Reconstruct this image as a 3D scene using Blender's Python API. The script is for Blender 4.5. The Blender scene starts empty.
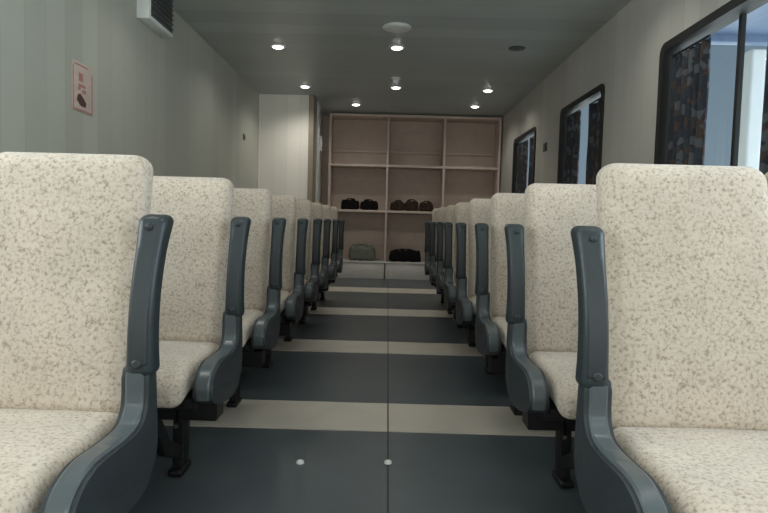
import bpy, bmesh, math, random
from mathutils import Vector, Matrix
from math import sin, cos, tan, pi, radians as R
random.seed(4)
S = bpy.context.scene
C = S.collection

# ------------------------------------------------------------ camera
F = 600.0
ROLL = 0.027
d = Vector((4/F, 36/F, -1)).normalized()                 # world +Y seen from the lens
u = Vector((sin(ROLL), cos(ROLL), 0)); u = (u - d*u.dot(d)).normalized()
r = d.cross(u)
cam = bpy.data.cameras.new('camera'); camo = bpy.data.objects.new('camera', cam); C.objects.link(camo)
camo.matrix_world = Matrix.Translation((0, 0, 1.0)) @ Matrix((r, d, u)).to_4x4()
cam.sensor_width = 36; cam.lens = F/768*36; cam.clip_start = 0.05
S.camera = camo

# ------------------------------------------------------------ world, light, exposure
W = bpy.data.worlds.new('sky'); S.world = W; W.use_nodes = True
nt = W.node_tree; nt.nodes.clear()
out = nt.nodes.new('ShaderNodeOutputWorld'); bg = nt.nodes.new('ShaderNodeBackground')
tc = nt.nodes.new('ShaderNodeTexCoord'); sp = nt.nodes.new('ShaderNodeSeparateXYZ'); cr = nt.nodes.new('ShaderNodeValToRGB')
nt.links.new(tc.outputs['Generated'], sp.inputs[0]); nt.links.new(sp.outputs['Z'], cr.inputs[0])
nt.links.new(cr.outputs[0], bg.inputs[0]); nt.links.new(bg.outputs[0], out.inputs[0])
mz = nt.nodes.new('ShaderNodeMapRange'); mz.inputs[1].default_value = -1; mz.inputs[2].default_value = 1
nt.links.new(sp.outputs['Z'], mz.inputs[0]); nt.links.new(mz.outputs[0], cr.inputs[0])
e = cr.color_ramp.elements                       # glare off the water below, haze at the horizon, grey-blue sky above
e[0].position = 0.0; e[0].color = (1.0, 0.97, 0.92, 1)
e[1].position = 0.47; e[1].color = (1.0, 0.98, 0.95, 1)
x = e.new(0.50); x.color = (0.085, 0.100, 0.110, 1)
x = e.new(0.75); x.color = (0.040, 0.056, 0.072, 1)
bg.inputs[1].default_value = 3.0

def area(name, loc, rot, sx, sy, power, col=(1, 1, 1)):
    l = bpy.data.lights.new(name, 'AREA'); l.shape = 'RECTANGLE'; l.size = sx; l.size_y = sy
    l.energy = power; l.color = col
    o = bpy.data.objects.new(name, l); C.objects.link(o); o.location = loc; o.rotation_euler = rot
    return o
# daylight of right side windows behind the lens, plus added rear and left fill
area('added_rear_fill', (0.0, -3.05, 1.75), (R(-80), 0, pi), 2.6, 1.1, 44, (1.0, 0.93, 0.84))  # unseen warm fill, added to light the seat fronts
area('daylight_side_window_a', (2.08, 1.2, 1.68), (0, R(105), 0), 1.1, 1.2, 30, (0.93, 0.97, 1.0))
area('daylight_side_window_b', (2.08, -1.25, 1.68), (0, R(105), 0), 1.1, 1.2, 40, (0.93, 0.97, 1.0))
area('added_left_fill_a', (-2.12, 1.2, 1.68), (0, R(-105), 0), 1.1, 1.2, 34, (1.0, 0.98, 0.94))  # unseen left fill pair, added to brighten the right wall
area('added_left_fill_b', (-2.12, -1.25, 1.68), (0, R(-105), 0), 1.1, 1.2, 34, (1.0, 0.98, 0.94))
LAMP = 12.5
S.view_settings.view_transform = 'Standard'; S.view_settings.look = 'None'
S.view_settings.gamma = 1; S.view_settings.use_curve_mapping = False
S.view_settings.exposure = 0.2

# ------------------------------------------------------------ materials
def lin(c):
    return tuple(((v/255)/12.92 if v/255 <= 0.04045 else ((v/255+0.055)/1.055)**2.4) for v in c)

def mat(name, col, rough=0.6, spec=0.5, metal=0.0, var=0.06, scale=8.0, bump=0.0, bscale=60.0):
    m = bpy.data.materials.new(name); m.use_nodes = True
    n = m.node_tree; b = n.nodes['Principled BSDF']
    b.inputs['Roughness'].default_value = rough; b.inputs['Specular IOR Level'].default_value = spec
    b.inputs['Metallic'].default_value = metal
    t = n.nodes.new('ShaderNodeTexCoord'); z = n.nodes.new('ShaderNodeTexNoise'); z.inputs['Scale'].default_value = scale
    z.inputs['Detail'].default_value = 3
    n.links.new(t.outputs['Object'], z.inputs['Vector'])
    rp = n.nodes.new('ShaderNodeValToRGB'); c = lin(col)
    rp.color_ramp.elements[0].position = 0.3; rp.color_ramp.elements[1].position = 0.7
    rp.color_ramp.elements[0].color = tuple(v*(1-var) for v in c)+(1,)
    rp.color_ramp.elements[1].color = tuple(min(1, v*(1+var)) for v in c)+(1,)
    n.links.new(z.outputs['Fac'], rp.inputs[0]); n.links.new(rp.outputs[0], b.inputs['Base Color'])
    if bump:
        z2 = n.nodes.new('ShaderNodeTexNoise'); z2.inputs['Scale'].default_value = bscale
        bp = n.nodes.new('ShaderNodeBump'); bp.inputs['Strength'].default_value = bump; bp.inputs['Distance'].default_value = 0.004
        n.links.new(t.outputs['Object'], z2.inputs['Vector']); n.links.new(z2.outputs['Fac'], bp.inputs['Height'])
        n.links.new(bp.outputs[0], b.inputs['Normal'])
    return m

def planks(m, axis, width, seam=0.02, dark=0.72, bump=0.3):
    """thin grooves every `width` metres along `axis`"""
    n = m.node_tree; b = n.nodes['Principled BSDF']
    src = b.inputs['Base Color'].links[0].from_socket
    t = n.nodes.new('ShaderNodeTexCoord'); s = n.nodes.new('ShaderNodeSeparateXYZ'); n.links.new(t.outputs['Object'], s.inputs[0])
    def M(op, a, v):
        x = n.nodes.new('ShaderNodeMath'); x.operation = op
        n.links.new(a, x.inputs[0]) if not isinstance(a, float) else None
        x.inputs[1].default_value = v; return x.outputs[0]
    f = M('MULTIPLY', s.outputs[axis], 1/width); fr = M('FRACT', f, 0)
    g = M('LESS_THAN', fr, seam/width)
    # each plank its own slight tone
    fl = M('FLOOR', f, 0); wn = n.nodes.new('ShaderNodeTexWhiteNoise'); wn.noise_dimensions = '1D'; n.links.new(fl, wn.inputs['W'])
    mr = n.nodes.new('ShaderNodeMapRange'); mr.inputs[3].default_value = 0.93; mr.inputs[4].default_value = 1.06
    n.links.new(wn.outputs['Value'], mr.inputs[0])
    v1 = n.nodes.new('ShaderNodeVectorMath'); v1.operation = 'SCALE'
    n.links.new(src, v1.inputs[0]); n.links.new(mr.outputs[0], v1.inputs['Scale'])
    mr2 = n.nodes.new('ShaderNodeMapRange'); mr2.inputs[3].default_value = 1.0; mr2.inputs[4].default_value = dark
    n.links.new(g, mr2.inputs[0])
    v2 = n.nodes.new('ShaderNodeVectorMath'); v2.operation = 'SCALE'
    n.links.new(v1.outputs[0], v2.inputs[0]); n.links.new(mr2.outputs[0], v2.inputs['Scale'])
    n.links.new(v2.outputs[0], b.inputs['Base Color'])
    bp = n.nodes.new('ShaderNodeBump'); bp.inputs['Strength'].default_value = bump; bp.inputs['Distance'].default_value = 0.004; bp.invert = True
    n.links.new(g, bp.inputs['Height']); n.links.new(bp.outputs[0], b.inputs['Normal'])
    return m

def fabric_mat():
    m = bpy.data.materials.new('speckled_fabric'); m.use_nodes = True
    n = m.node_tree; b = n.nodes['Principled BSDF']; b.inputs['Roughness'].default_value = 0.95
    b.inputs['Specular IOR Level'].default_value = 0.1
    b.inputs['Sheen Weight'].default_value = 0.25
    t = n.nodes.new('ShaderNodeTexCoord')
    z = n.nodes.new('ShaderNodeTexNoise'); z.inputs['Scale'].default_value = 105; z.inputs['Detail'].default_value = 4; z.inputs['Roughness'].default_value = 0.7
    z2 = n.nodes.new('ShaderNodeTexNoise'); z2.inputs['Scale'].default_value = 9; z2.inputs['Detail'].default_value = 2
    n.links.new(t.outputs['Object'], z.inputs['Vector']); n.links.new(t.outputs['Object'], z2.inputs['Vector'])
    rp = n.nodes.new('ShaderNodeValToRGB'); e = rp.color_ramp.elements
    e[0].position = 0.36; e[0].color = lin((154, 141, 128))+(1,)
    e[1].position = 0.56; e[1].color = lin((203, 192, 177))+(1,)
    x = e.new(0.45); x.color = lin((190, 177, 160))+(1,)
    n.links.new(z.outputs['Fac'], rp.inputs[0])
    mr = n.nodes.new('ShaderNodeMapRange'); mr.inputs[1].default_value = .3; mr.inputs[2].default_value = .7
    mr.inputs[3].default_value = 0.93; mr.inputs[4].default_value = 1.05
    n.links.new(z2.outputs['Fac'], mr.inputs[0])
    v = n.nodes.new('ShaderNodeVectorMath'); v.operation = 'SCALE'
    n.links.new(rp.outputs[0], v.inputs[0]); n.links.new(mr.outputs[0], v.inputs['Scale']); n.links.new(v.outputs[0], b.inputs['Base Color'])
    bp = n.nodes.new('ShaderNodeBump'); bp.inputs['Strength'].default_value = 0.35; bp.inputs['Distance'].default_value = 0.003
    n.links.new(z.outputs['Fac'], bp.inputs['Height']); n.links.new(bp.outputs[0], b.inputs['Normal'])
    return m

def curtain_mat():
    m = bpy.data.materials.new('patterned_curtain'); m.use_nodes = True
    n = m.node_tree; b = n.nodes['Principled BSDF']; b.inputs['Roughness'].default_value = 0.9
    t = n.nodes.new('ShaderNodeTexCoord'); z = n.nodes.new('ShaderNodeTexVoronoi'); z.inputs['Scale'].default_value = 20
    n.links.new(t.outputs['Object'], z.inputs['Vector'])
    s = n.nodes.new('ShaderNodeSeparateColor'); n.links.new(z.outputs['Color'], s.inputs[0])
    rp = n.nodes.new('ShaderNodeValToRGB'); rp.color_ramp.interpolation = 'CONSTANT'; e = rp.color_ramp.elements
    e[0].position = 0; e[0].color = lin((46, 50, 58))+(1,)
    e[1].position = 0.82; e[1].color = lin((84, 88, 92))+(1,)
    x = e.new(0.42); x.color = lin((74, 60, 56))+(1,)
    x = e.new(0.62); x.color = lin((50, 58, 66))+(1,)
    n.links.new(s.outputs[0], rp.inputs[0]); n.links.new(rp.outputs[0], b.inputs['Base Color'])
    return m

def glass_mat():
    m = bpy.data.materials.new('window_glass'); m.use_nodes = True
    n = m.node_tree; n.nodes.clear(); o = n.nodes.new('ShaderNodeOutputMaterial')
    mx = n.nodes.new('ShaderNodeMixShader'); tr = n.nodes.new('ShaderNodeBsdfTransparent'); gl = n.nodes.new('ShaderNodeBsdfGlossy')
    tr.inputs[0].default_value = (0.86, 0.93, 0.97, 1); gl.inputs['Roughness'].default_value = 0.02
    lw = n.nodes.new('ShaderNodeLayerWeight'); lw.inputs[0].default_value = 0.35
    fr = n.nodes.new('ShaderNodeMath'); fr.operation = 'MULTIPLY'; fr.inputs[1].default_value = 0.10
    n.links.new(lw.outputs['Facing'], fr.inputs[0]); n.links.new(fr.outputs[0], mx.inputs[0]); n.links.new(tr.outputs[0], mx.inputs[1]); n.links.new(gl.outputs[0], mx.inputs[2])
    n.links.new(mx.outputs[0], o.inputs[0]); return m

def emit_mat(name, col, strength):
    m = bpy.data.materials.new(name); m.use_nodes = True
    n = m.node_tree; b = n.nodes['Principled BSDF']; b.inputs['Base Color'].default_value = (0.8, 0.8, 0.8, 1)
    b.inputs['Emission Color'].default_value = col+(1,); b.inputs['Emission Strength'].default_value = strength
    return m

FAB = fabric_mat(); CURT = curtain_mat(); GLASS = glass_mat()
SLATE = mat('slate_plastic', (38, 48, 51), 0.42, 0.5, var=0.1, bump=0.1, bscale=200)
PANEL = mat('dark_grey_plastic', (44, 51, 54), 0.5, 0.45, var=0.08)
RIM = mat('grey_rim_plastic', (76, 84, 87), 0.3, 0.6, var=0.06)
BLACK = mat('black_steel', (20, 20, 22), 0.5, 0.4)
BLACKF = mat('black_cloth', (20, 18, 20), 0.9, 0.2, var=0.3, scale=20)
BROWNF = mat('brown_cloth', (62, 50, 42), 0.9, 0.2, var=0.5, scale=25)
GREENF = mat('grey_green_plastic', (108, 112, 100), 0.6, 0.4, var=0.15, scale=12)
FLOORM = planks(mat('slate_vinyl_floor', (80, 88, 92), 0.33, 0.5, var=0.10, scale=3), 0, 0.5, 0.003, 0.85, 0.1)
STRIP = mat('beige_floor_band', (190, 184, 172), 0.45, 0.4, var=0.05, scale=5)
SEAM = mat('floor_seam', (58, 55, 55), 0.6)
CEILM = planks(mat('grey_ceiling_panel', (178, 186, 184), 0.4, 0.5, var=0.05, scale=1.5), 1, 0.3, 0.008, 0.75)
WALLL = planks(mat('grey_wall_panel', (184, 186, 174), 0.55, 0.4, var=0.03, scale=1.5), 1, 0.2, 0.006, 0.88)
WALLR = planks(mat('warm_grey_wall_panel', (190, 188, 180), 0.55, 0.4, var=0.03, scale=1.5), 1, 0.2, 0.006, 0.9)
WHITEW = planks(mat('cream_partition', (242, 239, 230), 0.5, 0.4, var=0.02, scale=2), 0, 0.19, 0.006, 0.9)
TAN = mat('tan_trim', (150, 140, 124), 0.5)
SHELFM = mat('pinkish_beige_laminate', (206, 190, 179), 0.5, 0.4, var=0.04)
SHELFB = planks(mat('beige_back_board', (194, 178, 166), 0.6, 0.3, var=0.05), 2, 0.28, 0.006, 0.85)
PLINTH = mat('light_grey_plinth', (206, 204, 198), 0.35, 0.5, var=0.03)
FRAME = mat('black_rubber_frame', (44, 45, 44), 0.6, 0.25)
WHITEP = mat('white_painted_metal', (226, 230, 228), 0.35, 0.5, var=0.02)
CHROME = mat('pale_metal', (200, 200, 196), 0.3, 0.6, 0.6)
OVERH = mat('blue_grey_paint', (84, 104, 132), 0.5)
DARKG = mat('dark_grille', (74, 78, 75), 0.5)
SIGNP = mat('pale_pink_sign', (206, 188, 178), 0.45, var=0.08, scale=30)
SIGNR = mat('faded_red_print', (178, 128, 122), 0.5)
SIGND = mat('dark_print', (84, 58, 56), 0.5)
LAMPM = emit_mat('lit_lamp_glass', (1.0, 0.97, 0.9), 6.0)
OFFM = mat('unlit_lamp_glass', (84, 90, 88), 0.3)

# ------------------------------------------------------------ mesh helpers
def obj(name, bm, m, parent=None, smooth=True, loc=(0, 0, 0)):
    me = bpy.data.meshes.new(name)
    bmesh.ops.recalc_face_normals(bm, faces=bm.faces[:])
    bm.to_mesh(me); bm.free()
    me.materials.append(m)
    for p in me.polygons: p.use_smooth = smooth
    o = bpy.data.objects.new(name, me); C.objects.link(o); o.location = loc
    if parent: o.parent = parent
    if smooth:
        try: me.set_sharp_from_angle(angle=R(35))
        except Exception: pass
    return o
def tag(o, label, cat, group=None, kind=None):
    if label: o['label'] = label
    if cat: o['category'] = cat
    if group: o['group'] = group
    if kind: o['kind'] = kind
    return o
def thing(name, loc, label, cat, group=None, rot=(0, 0, 0)):
    o = bpy.data.objects.new(name, None); C.objects.link(o); o.location = loc; o.rotation_euler = rot
    o.empty_display_size = 0.1
    return tag(o, label, cat, group)
def struct(name, bm, m, parent=None, smooth=False, label=None):
    o = obj(name, bm, m, parent, smooth)
    if not parent: o['kind'] = 'structure'
    if label: o['label'] = label
    return o

def box(bm, x0, x1, y0, y1, z0, z1):
    v = [bm.verts.new((x, y, z)) for x in (x0, x1) for y in (y0, y1) for z in (z0, z1)]
    for f in ((0,1,3,2),(4,6,7,5),(0,4,5,1),(2,3,7,6),(0,2,6,4),(1,5,7,3)): bm.faces.new([v[i] for i in f])
    return bm
def B(*a):
    bm = bmesh.new()
    if isinstance(a[0], (tuple, list)):
        for q in a: box(bm, *q)
    else: box(bm, *a)
    return bm
def bevbox(bm_args, w=0.004, seg=2):
    bm = B(*bm_args); bmesh.ops.bevel(bm, geom=bm.edges[:], offset=w, segments=seg, affect='EDGES', profile=0.5); return bm

def rbox(bm, c, half, rad, fn=None, arc=4, mid=4):
    """rounded box: centre, half sizes, corner radius, optional deformation of each point"""
    axes = []
    for H in half:
        rr = min(rad, H*0.999)
        a = [H-rr+rr*tan(R(45)*k/arc) for k in range(arc, 0, -1)]
        m_ = [(H-rr)*(1-2*k/mid) for k in range(mid+1)]
        axes.append([-v for v in a] + [-v for v in m_] + a[::-1])
    def P(p):
        q = [max(-(h-min(rad, h*.999)), min(h-min(rad, h*.999), v)) for v, h in zip(p, half)]
        dlt = Vector(p)-Vector(q)
        if dlt.length > 1e-9:
            rr = [min(rad, h*.999) for h in half]
            nn = dlt.normalized(); pp = Vector(q)+Vector((nn.x*rr[0], nn.y*rr[1], nn.z*rr[2]))
        else: pp = Vector(p)
        if fn: pp = Vector(fn(pp.x, pp.y, pp.z))
        return pp + Vector(c)
    new = []
    for ax in range(3):
        a, b = [(1, 2), (2, 0), (0, 1)][ax]
        for sgn in (-1, 1):
            g = []
            for s in axes[a]:
                row = []
                for t in axes[b]:
                    p = [0, 0, 0]; p[ax] = sgn*half[ax]; p[a] = s; p[b] = t
                    row.append(bm.verts.new(P(p)))
                g.append(row); new += row
            for i in range(len(g)-1):
                for j in range(len(g[0])-1):
                    f = [g[i][j], g[i+1][j], g[i+1][j+1], g[i][j+1]]
                    bm.faces.new(f if sgn > 0 else f[::-1])
    bmesh.ops.remove_doubles(bm, verts=new, dist=1e-5)
    return bm

def extr(bm, pts, x0, x1, bev=0.0):
    """polygon of (y,z) extruded along x"""
    a = [bm.verts.new((x0, y, z)) for y, z in pts]; b = [bm.verts.new((x1, y, z)) for y, z in pts]
    f0 = bm.faces.new(a); f1 = bm.faces.new(b[::-1]); n = len(pts)
    for i in range(n): bm.faces.new((a[i], b[i], b[(i+1) % n], a[(i+1) % n]))
    if bev:
        e = list(set(list(f0.edges)+list(f1.edges)))
        bmesh.ops.bevel(bm, geom=e, offset=bev, segments=3, affect='EDGES', profile=0.5)
    return bm

def spline(pts, n=6):
    """catmull-rom through 2-D or 3-D points"""
    P_ = [Vector(p) for p in pts]; o = []
    for i in range(len(P_)-1):
        p0 = P_[max(i-1, 0)]; p1 = P_[i]; p2 = P_[i+1]; p3 = P_[min(i+2, len(P_)-1)]
        for k in range(n):
            t = k/n
            o.append(0.5*((2*p1)+(-p0+p2)*t+(2*p0-5*p1+4*p2-p3)*t*t+(-p0+3*p1-3*p2+p3)*t*t*t))
    o.append(P_[-1]); return o

def tube(bm, pts, rad, seg=8):
    P_ = [Vector(p) for p in pts]; rings = []
    for i, p in enumerate(P_):
        t = (P_[min(i+1, len(P_)-1)]-P_[max(i-1, 0)]).normalized()
        s = t.cross(Vector((0, 0, 1)) if abs(t.z) < 0.9 else Vector((1, 0, 0))).normalized(); w = s.cross(t)
        rr = rad[i] if isinstance(rad, (list, tuple)) else rad
        rings.append([bm.verts.new(p+(s*cos(2*pi*k/seg)+w*sin(2*pi*k/seg))*rr) for k in range(seg)])
    for a, b in zip(rings, rings[1:]):
        for k in range(seg): bm.faces.new((a[k], a[(k+1) % seg], b[(k+1) % seg], b[k]))
    bm.faces.new(rings[0]); bm.faces.new(rings[-1][::-1]); return bm

def lathe(bm, prof, c=(0, 0, 0), seg=28, axis='Z'):
    """(radius, height) profile spun about an axis"""
    rings = []
    for r_, h in prof:
        ring = []
        for k in range(seg):
            a = 2*pi*k/seg
            p = {'Z': (r_*cos(a), r_*sin(a), h), 'X': (h, r_*cos(a), r_*sin(a)), 'Y': (r_*cos(a), h, r_*sin(a))}[axis]
            ring.append(bm.verts.new(Vector(p)+Vector(c)))
        rings.append(ring)
    for a, b in zip(rings, rings[1:]):
        for k in range(seg): bm.faces.new((a[k], a[(k+1) % seg], b[(k+1) % seg], b[k]))
    bm.faces.new(rings[0][::-1]); bm.faces.new(rings[-1]); return bm

# ------------------------------------------------------------ room shell
XL, XR, ZC, YB, YF = -1.935, 1.89, 2.80, 10.65, -3.2
struct('floor', B(XL-.1, XR+.12, YF-.1, YB+.1, -.1, 0), FLOORM)
struct('ceiling', B(XL-.1, XR+.12, YF-.1, YB+.1, ZC, ZC+.1), CEILM)
struct('wall_left', B((XL-.12, XL, 1.83, YB, 0, ZC), (XL-.12, XL, -.6, .53, 0, ZC), (XL-.12, XL, YF, -1.9, 0, ZC),
                      (XL-.12, XL, .53, 1.83, 0, 1.08), (XL-.12, XL, .53, 1.83, 2.24, ZC), (XL-.12, XL, -1.9, -.6, 0, 1.08), (XL-.12, XL, -1.9, -.6, 2.24, ZC)), WALLL)  # openings out of view, added for the left fill lamps
struct('wall_back', B(XL-.1, XR+.12, YB, YB+.1, 0, ZC), SHELFM)
# wall behind the lens with a wide opening added for the rear fill lamp
struct('wall_front', B((XL-.1, XR+.12, YF-.1, YF, 0, 1.15), (XL-.1, XR+.12, YF-.1, YF, 2.35, ZC),
                       (XL-.1, -1.4, YF-.1, YF, 1.15, 2.35), (1.4, XR+.12, YF-.1, YF, 1.15, 2.35)), WALLL)
WINS = [(-1.9, -0.6), (0.53, 1.83), (2.98, 4.27), (5.44, 6.72), (7.9, 9.2)]
WZ0, WZ1 = 1.08, 2.24
bx = []; y = YF
for a, b in WINS:
    bx.append((XR, XR+.12, y, a, 0, ZC)); bx.append((XR, XR+.12, a, b, 0, WZ0)); bx.append((XR, XR+.12, a, b, WZ1, ZC)); y = b
bx.append((XR, XR+.12, y, YB, 0, ZC))
struct('wall_right', B(*bx), WALLR)

def rrect(y0, y1, z0, z1, r_, n=6):
    p = []
    for cy, cz, a0 in ((y1-r_, z1-r_, 0), (y0+r_, z1-r_, 90), (y0+r_, z0+r_, 180), (y1-r_, z0+r_, 270)):
        for k in range(n+1):
            a = R(a0+90*k/n); p.append((cy+r_*cos(a), cz+r_*sin(a)))
    return p
def ring(bm, outer, inner, x0, x1):
    n = len(outer); V = [[bm.verts.new((x, p[0], p[1])) for p in L] for x in (x0, x1) for L in (outer, inner)]
    for k in range(n):
        j = (k+1) % n
        bm.faces.new((V[0][k], V[0][j], V[1][j], V[1][k])); bm.faces.new((V[2][k], V[3][k], V[3][j], V[2][j]))
        bm.faces.new((V[0][k], V[2][k], V[2][j], V[0][j])); bm.faces.new((V[1][k], V[1][j], V[3][j], V[3][k]))
    return bm
def curtain(y0, y1, label, folds):
    bm = bmesh.new(); n = folds*10; rows = 12; g = []
    for i in range(n+1):
        t = i/n; yy = y0+(y1-y0)*t; a = 2*pi*folds*t
        g.append([bm.verts.new((XR+.052+.017*sin(a+.15*sin(j*.9))+.004*sin(2.3*a), yy+.006*sin(j*.7+i*.3)*sin(pi*t), 1.115+(2.175-1.115)*j/rows)) for j in range(rows+1)])
    for i in range(n):
        for j in range(rows): bm.faces.new((g[i][j], g[i+1][j], g[i+1][j+1], g[i][j+1]))
    t_ = thing('window_curtain', ((XR+.052), (y0+y1)/2, 1.115), label, 'curtain', 'dark curtains in the window recesses')
    bmesh.ops.translate(bm, verts=bm.verts[:], vec=(-(XR+.052), -(y0+y1)/2, -1.115))
    o = obj('cloth', bm, CURT, t_); md = o.modifiers.new('s', 'SOLIDIFY'); md.thickness = 0.003
    bm = bmesh.new(); L = (y1-y0)/2
    tube(bm, [(0, -L, 1.07), (0, L, 1.07)], 0.008)
    obj('curtain_rail', bm, FRAME, t_)
names = {2: 'large window nearest the camera', 3: 'middle window of the right wall', 4: 'farthest window on the right wall'}
for i, (a, b) in enumerate(WINS):
    w = bpy.data.objects.new('window_%d' % (i+1), None); C.objects.link(w); w.location = (XR, (a+b)/2, WZ0); w['kind'] = 'structure'
    bm = bmesh.new(); ring(bm, rrect(a-.035, b+.035, WZ0-.035, WZ1+.035, .075), rrect(a+.022, b-.022, WZ0+.022, WZ1-.022, .06), XR-.014, XR+.11)
    bmesh.ops.translate(bm, verts=bm.verts[:], vec=(-XR, -(a+b)/2, -WZ0))
    obj('window_frame', bm, FRAME, w)
    L = (b-a)/2
    obj('pane', B(.092, .098, -L+.02, L-.02, .02, WZ1-WZ0-.02), GLASS, w, smooth=False)
    if i >= 2:
        ym = 3.49-(a+b)/2
        if i == 2: obj('mullion', bevbox((.075, .105, ym-.016, ym+.016, .022, WZ1-WZ0-.022), .005), FRAME, w)
        curtain(b-(.50, .46, .62)[i-2], b-.035, 'dark patterned curtain bunched at the far side of the %s' % names[i], 6)
        curtain(a+.035, a+(.20, .53, .53)[i-2], 'narrow dark curtain at the near side of the %s' % names[i], 2)
for i, (a, b) in enumerate(WINS[:2]):  # unseen left windows, added to go with the fill on the right wall
    w = bpy.data.objects.new('window_%d' % (i+6), None); C.objects.link(w); w.location = (XL, (a+b)/2, WZ0); w['kind'] = 'structure'
    bm = bmesh.new(); ring(bm, rrect(a-.035, b+.035, WZ0-.035, WZ1+.035, .075), rrect(a+.022, b-.022, WZ0+.022, WZ1-.022, .06), XL-.11, XL+.014)
    bmesh.ops.translate(bm, verts=bm.verts[:], vec=(-XL, -(a+b)/2, -WZ0))
    obj('window_frame', bm, FRAME, w); L = (b-a)/2
    obj('pane', B(-.098, -.092, -L+.02, L-.02, .02, WZ1-WZ0-.02), GLASS, w, smooth=False)
# outside, past the glass: deck canopy and white post
t = thing('deck_canopy', (2.9, 1.65, 2.34), 'blue-grey deck canopy outside, above the nearest right window', 'canopy')
obj('roof_slab', bevbox((-.85, .85, -2.65, 2.65, 0, .1), .01), OVERH, t)
obj('edge_beam', bevbox((-.85, .85, 2.58, 2.66, -.05, .12), .01), OVERH, t)
t = thing('deck_post', (2.66, 4.50, 0), 'white post outside the nearest right window, seen through its glass', 'post')
bm = bmesh.new(); rbox(bm, (0, 0, 1.16), (.055, .055, 1.16), .02); obj('shaft', bm, WHITEP, t)
bm = bmesh.new(); rbox(bm, (0, 0, .02), (.1, .1, .02), .01); obj('base_plate', bm, WHITEP, t)

# left partition at the far end
struct('wall_partition', B((XL, -1.19, 8.9, 9.0, 0, ZC), (-1.25, -1.19, 9.0, YB, 0, ZC)), WHITEW)
struct('trim_1', bevbox((-1.20, -1.125, 8.87, 9.25, 0, ZC), .006), TAN)
struct('trim_2', bevbox((-1.19, -1.13, 9.45, 9.75, 0, ZC), .006), WHITEP)
struct('trim_3', B(XL, XL+.012, YF, 8.9, 0, .1), TAN)
struct('trim_4', B(XR-.012, XR, YF, YB, 0, .1), TAN)
# floor bands and seam
for k, (a, b) in enumerate([(-.75, -.33), (1.0, 1.4), (2.79, 3.22), (4.46, 4.89), (6.25, 6.72), (8.25, 8.82)]):
    struct('trim_%d' % (5+k), B(XL+.012, XR-.012, a, b, 0, .004), STRIP)
struct('trim_11', B(.023, .030, YF, 10.15, 0, .0055), SEAM)

# ------------------------------------------------------------ seats
SW = 0.434
def back_fn(z0, H):
    def fn(x, y, z):
        h = z+H                         # 0 at the bottom
        t = h/(2*H)
        yy = y
        if y < 0:                       # front face: soft bulge of lumbar and head roll
            e = max(0, 1-abs(x)/(SW/2))**.35
            yy -= (.012*sin(pi*min(1, t/.62)) + .012*sin(pi*max(0, (t-.62)/.38)))*e
        yy += .175*h + .10*max(0, t-.7)*.2
        return (x*(1-.012*t), yy, z)
    return fn
def cush_fn(x, y, z):
    e = max(0, 1-abs(x)/(SW/2))**.4
    zz = z
    if z > 0: zz += .006*e*cos(y*3)
    if y < -.1: zz -= .03*((-y-.1)/.15)**2          # waterfall front edge
    return (x, y, zz+ -.02*y*0)

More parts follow.
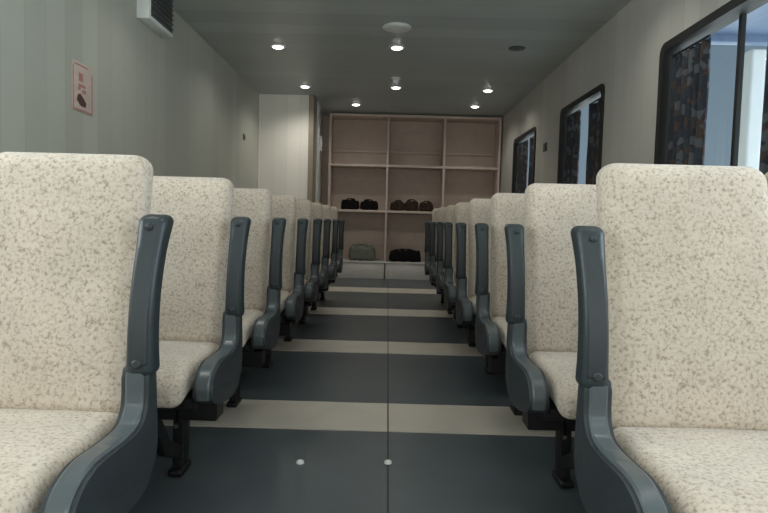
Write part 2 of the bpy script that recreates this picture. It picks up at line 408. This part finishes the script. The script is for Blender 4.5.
def make_row(s, name='passenger_seat'):
    PITCH = .433 if s < 0 else .445; SW = PITCH-.006; OFF = .016
    root = bpy.data.objects.new(name, None); C.objects.link(root); root.empty_display_size = .1
    H = .333 if s < 0 else .339
    for k in range(3):
        xc = s*(OFF+PITCH*(k+.5))
        bm = bmesh.new(); rbox(bm, (xc, .055, .49+H), (SW/2, .055, H), .046, back_fn(.51, H), arc=5, mid=10)
        obj('backrest', bm, FAB, root)
        bm = bmesh.new(); rbox(bm, (xc, -.20, .456), (SW/2, .245, .052), .040, cush_fn, arc=4, mid=8)
        obj('seat_cushion', bm, FAB, root)
    # armrest folded up beside the backrest
    def arm_fn(x, y, z):
        t = (z+.19)/.38
        k = 1+.10*max(0, (t-.80)/.2)+.05*max(0, (.12-t)/.12)-.10*sin(pi*t)
        return (x*k, y*(1+.25*max(0, (t-.8)/.2))-.045+.235*(z+.19)-.03*sin(pi*t), z)
    bm = bmesh.new(); rbox(bm, (-s*.046, .0, .81), (.0335, .034, .19), .022, arm_fn, arc=4, mid=10)
    a = obj('armrest', bm, SLATE, root)
    bm = bmesh.new(); rbox(bm, (-s*.046, -.033, .805), (.0225, .007, .155), .006, lambda x, y, z: (x, y-.043+.235*(z+.195)-.03*sin(pi*(z+.195)/.38), z), arc=3, mid=8)
    p = obj('armrest_pad', bm, PANEL, a)
    bm = bmesh.new(); lathe(bm, [(.011, 0), (.011, .006), (.007, .009)], (-s*.046, -.050, .655), 16, 'Y')
    for v in bm.verts: v.co.y = -.084-(v.co.y+.046)
    obj('pivot_cap', bm, PANEL, a)
    bm = bmesh.new(); lathe(bm, [(.009, 0), (.009, .004), (.006, .006)], (-s*.046, 0, .97), 16, 'Y')
    for v in bm.verts: v.co.y = -.010-v.co.y
    obj('button', bm, PANEL, a)
    # side panel
    top = spline([(-.026, .64), (-.066, .64), (-.071, .58), (-.078, .548), (-.105, .520), (-.15, .511), (-.22, .511), (-.31, .512), (-.375, .49), (-.408, .45), (-.405, .41)], 5)
    bot = spline([(-.405, .41), (-.36, .385), (-.24, .36), (-.13, .355), (-.055, .38), (-.018, .44), (-.018, .52), (-.026, .64)], 4)
    prof = [tuple(p) for p in top[:-1]]+[tuple(p) for p in bot[:-1]]
    x0, x1 = (-.070, -.006)
    bm = bmesh.new(); extr(bm, [q for q in prof], s*x0, s*x1, .006)
    sp_ = obj('side_panel', bm, PANEL, root)
    # raised rim round the top and front of the panel
    path = [Vector((s*(-.038), q[0], q[1]+.001)) for q in top[6:]]
    bm = bmesh.new(); rings = []
    for i, p in enumerate(path):
        t_ = (path[min(i+1, len(path)-1)]-path[max(i-1, 0)]).normalized()
        n_ = Vector((0, t_.z, -t_.y));
        if n_.z < 0 and n_.y > 0: n_ = -n_
        w = .023*(1-.15*abs(i/len(path)-.5))
        rings.append([bm.verts.new(p+Vector((dx*w, 0, 0))+n_*dn) for dx, dn in ((-1, -.004), (-1, .003), (-.75, .007), (.75, .007), (1, .003), (1, -.004))])
    for q, w in zip(rings, rings[1:]):
        for k in range(6): bm.faces.new((q[k], q[(k+1) % 6], w[(k+1) % 6], w[k]))
    bm.faces.new(rings[0]); bm.faces.new(rings[-1][::-1])
    obj('rim', bm, RIM, sp_)
    # bracket bar between panel and armrest
    bm = bmesh.new(); rbox(bm, (-s*.04, -.068, .60), (.02, .008, .05), .008, None, 3, 2)
    obj('armrest_bracket', bm, RIM, root)
    # steel underframe and legs
    X = s*(PITCH*3-.01)
    bm = bmesh.new()
    lo, hi = sorted((s*.0, X))
    box(bm, lo, hi, -.36, -.32, .36, .40); box(bm, lo, hi, -.06, -.02, .33, .39); box(bm, lo, hi, .06, .10, .28, .42); box(bm, *sorted((s*.02, X)), -.04, .06, .215, .30)
    for k in range(4):
        xc = s*(.02+k*.415); box(bm, xc-.015, xc+.015, -.38, .09, .375, .402)
    bmesh.ops.bevel(bm, geom=bm.edges[:], offset=.004, segments=1, affect='EDGES')
    obj('underframe', bm, BLACK, root)
    for xl in (.17, 1.08):
        x_ = s*xl; bm = bmesh.new()
        extr(bm, [(.06, .345), (-.02, .345), (-.035, .03), (.025, .03)], x_-.022, x_+.022, .005)
        extr(bm, [(-.30, .37), (-.36, .37), (-.20, .14), (-.02, .06), (-.02, .11), (-.16, .18)], x_-.015, x_+.015, .004)
        l = obj('leg', bm, BLACK, root)
        bm = bmesh.new(); rbox(bm, (x_, -.01, .017), (.028, .06, .014), .010, None, 3, 2)
        obj('foot', bm, BLACK, l)
    # hanging release lever under the aisle seat
    bm = bmesh.new(); tube(bm, spline([(s*.10, -.2, .37), (s*.09, -.26, .33), (s*.07, -.33, .30), (s*.06, -.37, .31)], 4), .007)
    obj('lever', bm, BLACK, root)
    return root

def children(o): return [c for c in bpy.data.objects if c.parent is o]
def copy_tree(o, parent=None):
    c = o.copy(); C.objects.link(c)
    if parent: c.parent = parent
    for ch in children(o): copy_tree(ch, c)
    return c
ORD = ['first', 'second', 'third', 'fourth', 'fifth', 'sixth', 'seventh', 'eighth']
GR = {-1: 'cream speckled seats left of the aisle', 1: 'cream speckled seats right of the aisle'}
def lab(s, k):
    side = 'left' if s < 0 else 'right'
    if k == 0: return 'cream speckled fabric seat, the largest and nearest one %s of the aisle' % side
    if k == 7: return 'cream speckled fabric seat %s of the aisle, nearest the storage shelves' % side
    return 'cream speckled fabric seat %s of the aisle, %s row from the camera' % (side, ORD[k])
for s, x0 in ((-1, -.615), (1, .535)):
    proto = make_row(s)
    for k in range(8):
        o = proto if k == 0 else copy_tree(proto)
        o.location = (x0, 1.44+.85*k, 0)
        if k in (2, 5): o.location.x += .006*s
        tag(o, lab(s, k), 'seat', GR[s])

# ------------------------------------------------------------ storage shelves at the end
t = thing('storage_shelf', (.42, 10.2, 0), 'pinkish beige open storage shelf unit filling the far end wall', 'shelf')
x0, x1, T = -1.45, 1.445, .035       # local x extents
zt = 2.78
def part(name, args, m, lb=None, w=.004, par=None):
    o = obj(name, bevbox(args, w), m, par or t)
    if lb: o['label'] = lb
    return o
part('back_panel', (x0, x1, .40, .42, .0, zt), SHELFB, w=.002)
part('side_panel', (x0, x0+T, 0, .40, 0, zt), SHELFM); part('side_panel', (x1-T, x1, 0, .40, 0, zt), SHELFM)
part('top_panel', (x0+T, x1-T, 0, .40, zt-.045, zt), SHELFM)
for xd in (-.455, .50): part('divider', (xd-.018, xd+.018, .005, .40, .30, zt-.045), SHELFM)
for z in (1.94, 1.17): part('shelf_board', (x0+T, x1-T, -.004, .40, z-.04, z), SHELFM)
part('base_board', (x0+T, x1-T, -.015, .40, .27, .30), PLINTH, 'pale glossy board above the plinth')
for a, b in ((x0+T, -.465), (-.445, .49), (.51, x1-T)): part('plinth_panel', (a, b, 0, .03, 0, .27), PLINTH)
part('rail', (x0+T, x1-T, .36, .40, 2.17, 2.20), SHELFM)

def bag(loc, half, m, label, cat='bag', group=None, rotz=0, name='soft_bag'):
    tt = thing(name, loc, label, cat, group, (0, 0, rotz))
    hx, hy, hz = half
    bm = bmesh.new()
    rbox(bm, (0, 0, hz), half, min(half)*.55, lambda x, y, z: (x*(1-.12*(z+hz)/(2*hz)), y, z*(1+.10*sin(x*40+loc[0]*9))-(.10*hz*max(0, z)/hz*cos(x*55))), 4, 8)
    for v in bm.verts: v.co.z = max(0.0, v.co.z)
    obj('bag_body', bm, m, tt)
    bm = bmesh.new(); tube(bm, spline([(-hx*.5, -hy-.002, hz*1.2), (-hx*.4, -hy*.9, hz*2.06), (0, -hy*.6, hz*2.18), (hx*.4, -hy*.9, hz*2.06), (hx*.5, -hy-.002, hz*1.2)], 5), .010)
    obj('handle', bm, m, tt)
    return tt
SH = 1.17
GS = 'dark soft bags on the middle shelf board'
bag((-.66, 10.37, SH), (.16, .11, .085), BLACKF, 'left black soft bag on the middle shelf board, left bay', group=GS, rotz=.15)
bag((-.33, 10.36, SH), (.15, .10, .08), BLACKF, 'right black soft bag on the middle shelf board, left bay', group=GS, rotz=-.2)
bag((.16, 10.36, SH), (.125, .10, .08), BROWNF, 'leftmost dark brown bag in the middle bay of the shelves', group=GS, rotz=.1)
bag((.40, 10.37, SH), (.125, .10, .09), BROWNF, 'middle of the three dark brown bags on the shelf board', group=GS, rotz=-.1)
bag((.65, 10.36, SH), (.12, .10, .08), BROWNF, 'rightmost dark brown bag in the middle bay of the shelves', group=GS, rotz=.05)
bag((-.43, 10.36, .30), (.24, .12, .13), GREENF, 'grey-green low bag on the bottom shelf, left of the divider', rotz=0)
bag((.31, 10.34, .30), (.285, .12, .10), BLACKF, 'wide black bag on the bottom shelf, right of the divider', rotz=0)

# ------------------------------------------------------------ ceiling fittings
def lampy(x, y, lit=True, rad=.055, label='', power=None, vis=True):
    t_ = thing('downlight', (x, y, ZC), label, 'ceiling light', 'round recessed downlights')
    bm = bmesh.new(); lathe(bm, [(rad*1.0, -.012), (rad*1.45, -.010), (rad*1.55, -.003), (rad*1.55, 0), (rad*.95, 0), (rad*.95, -.008)]); obj('trim_ring', bm, WHITEP if lit else DARKG, t_)
    bm = bmesh.new(); lathe(bm, [(rad*1.0, -.004), (rad*.99, -.016), (rad*.7, -.024), (rad*.3, -.028), (.002, -.029)]); obj('lens', bm, LAMPM if lit else OFFM, t_)
    if lit:
        l = bpy.data.lights.new('downlight_beam', 'SPOT'); l.energy = power or LAMP; l.spot_size = R(150); l.spot_blend = .8; l.shadow_soft_size = .05; l.color = (1, .95, .87)
        o = bpy.data.objects.new('downlight_beam', l); C.objects.link(o); o.parent = t_; o.location = (0, 0, -.04)
    return t_
lampy(-1.206, 6.42, label='lit downlight above the left seats, largest of the left ones', power=LAMP)
lampy(.045, 6.35, label='lit downlight over the aisle, behind the flat round ceiling disc')
lampy(1.274, 6.28, lit=False, label='unlit dark downlight above the right seats')
lampy(-1.181, 8.3, label='lit downlight in front of the cream partition', power=LAMP*2.2)
lampy(.059, 8.22, label='lit downlight over the aisle, just behind the smoke detector', power=LAMP*1.25)
lampy(1.306, 8.26, label='nearer lit downlight at the far right of the ceiling', power=LAMP*1.25)
lampy(-.548, 9.48, label='lit downlight near the shelves, left of the aisle', power=LAMP*1.25)
lampy(1.295, 9.4, label='farther lit downlight at the far right, by the shelves', power=LAMP*1.25)
for yy in (4.2, 1.9, -.4):
    for xx in (-1.2, .05, 1.3):
        lampy(xx, yy, label='lit downlight above the nearer seats, out past the frame top', power=LAMP)

t = thing('ceiling_speaker', (.035, 5.7, ZC), 'pale flat round disc on the ceiling above the aisle', 'ceiling disc')
bm = bmesh.new(); lathe(bm, [(.13, 0), (.135, -.008), (.125, -.018), (.11, -.02)]); obj('rim', bm, WHITEP, t)
bm = bmesh.new(); lathe(bm, [(.108, -.018), (.108, -.024), (.05, -.03), (.002, -.031)]); obj('cover', bm, WHITEP, t)
t = thing('smoke_detector', (.052, 7.7, ZC), 'small white domed smoke detector on the ceiling above the aisle', 'smoke detector')
bm = bmesh.new(); lathe(bm, [(.055, 0), (.055, -.015), (.045, -.02)]); obj('base', bm, WHITEP, t)
bm = bmesh.new(); lathe(bm, [(.04, -.02), (.038, -.06), (.025, -.075), (.002, -.08)]); obj('dome', bm, WHITEP, t)

# ------------------------------------------------------------ fittings on the walls
t = thing('air_vent', (XL, 4.85, 2.47), 'white boxy air vent with dark side grille, high on the left wall', 'air vent')
obj('housing', bevbox((0, .10, -.25, .25, 0, .33), .008), WHITEP, t)
obj('grille', bevbox((.10, .106, -.22, .22, .03, .31), .002), DARKG, t)
for k in range(7):
    bm = B(.104, .118, -.215, .215, 0, .006)
    bmesh.ops.rotate(bm, verts=bm.verts[:], cent=(.104, 0, 0), matrix=Matrix.Rotation(R(30), 3, 'Y'))
    bmesh.ops.translate(bm, verts=bm.verts[:], vec=(0, 0, .06+k*.038)); obj('louvre', bm, RIM, t, smooth=False)

t = thing('wall_sign', (XL, 3.795, 1.775), 'small pale pink safety sign on the left wall', 'sign')
obj('plate', bevbox((0, .006, -.125, .125, -.15, .15), .002), SIGNP, t)
q = B((.006, .0072, -.122, -.112, -.147, .12), (.006, .0072, .112, .122, -.147, .10), (.006, .0072, -.112, .112, -.147, -.137), (.006, .0072, -.10, .06, .128, .136))
obj('border', q, SIGNR, t, smooth=False)
bm = bmesh.new(); extr(bm, [(-.062, -.05), (-.075, -.085), (-.03, -.115), (.03, -.118), (.04, -.09), (.0, -.06), (-.035, -.04)], .006, .0075); obj('symbol', bm, SIGND, t, smooth=False)
q = B((.006, .0072, -.05, .0, .035, .085), (.006, .0072, -.055, .03, .0, .018), (.006, .0072, -.01, .035, -.035, -.012), (.006, .0072, -.06, -.03, -.02, .0))
obj('symbol', q, SIGNR, t, smooth=False)

t = thing('wall_switch', (XL, 8.0, 2.05), 'tiny grey switch plate high on the left wall before the partition', 'switch')
obj('plate', bevbox((0, .012, -.05, .05, -.04, .04), .003), RIM, t); obj('rocker', bevbox((.012, .018, -.02, .02, -.022, .022), .002), DARKG, t)
t = thing('wall_switch', (XR, 7.37, 1.94), 'small dark plate on the right wall between the two far windows', 'switch')
obj('plate', bevbox((-.014, 0, -.07, .07, -.05, .05), .003), DARKG, t); obj('rocker', bevbox((-.02, -.014, -.03, .03, -.025, .025), .002), RIM, t)
t = thing('junction_box', (-1.19, 10.05, 2.12), 'small white box on the side wall left of the shelves', 'wall box')
obj('housing', bevbox((0, .06, -.06, .06, 0, .24), .006), WHITEP, t); obj('indicator', bevbox((.06, .066, -.02, .02, .04, .08), .002), SIGNR, t)

for x, yy, lb in ((-.333, 2.4, 'small pale round floor stud left of the floor seam'), (.027, 2.41, 'small pale round floor stud on the floor seam')):
    bm = bmesh.new(); lathe(bm, [(.017, 0), (.016, .005), (.012, .010), (.001, .011)], seg=20)
    o = obj('floor_stud', bm, WHITEP, loc=(x, yy, 0 if x < 0 else .0055)); tag(o, lb, 'floor stud', 'floor studs')
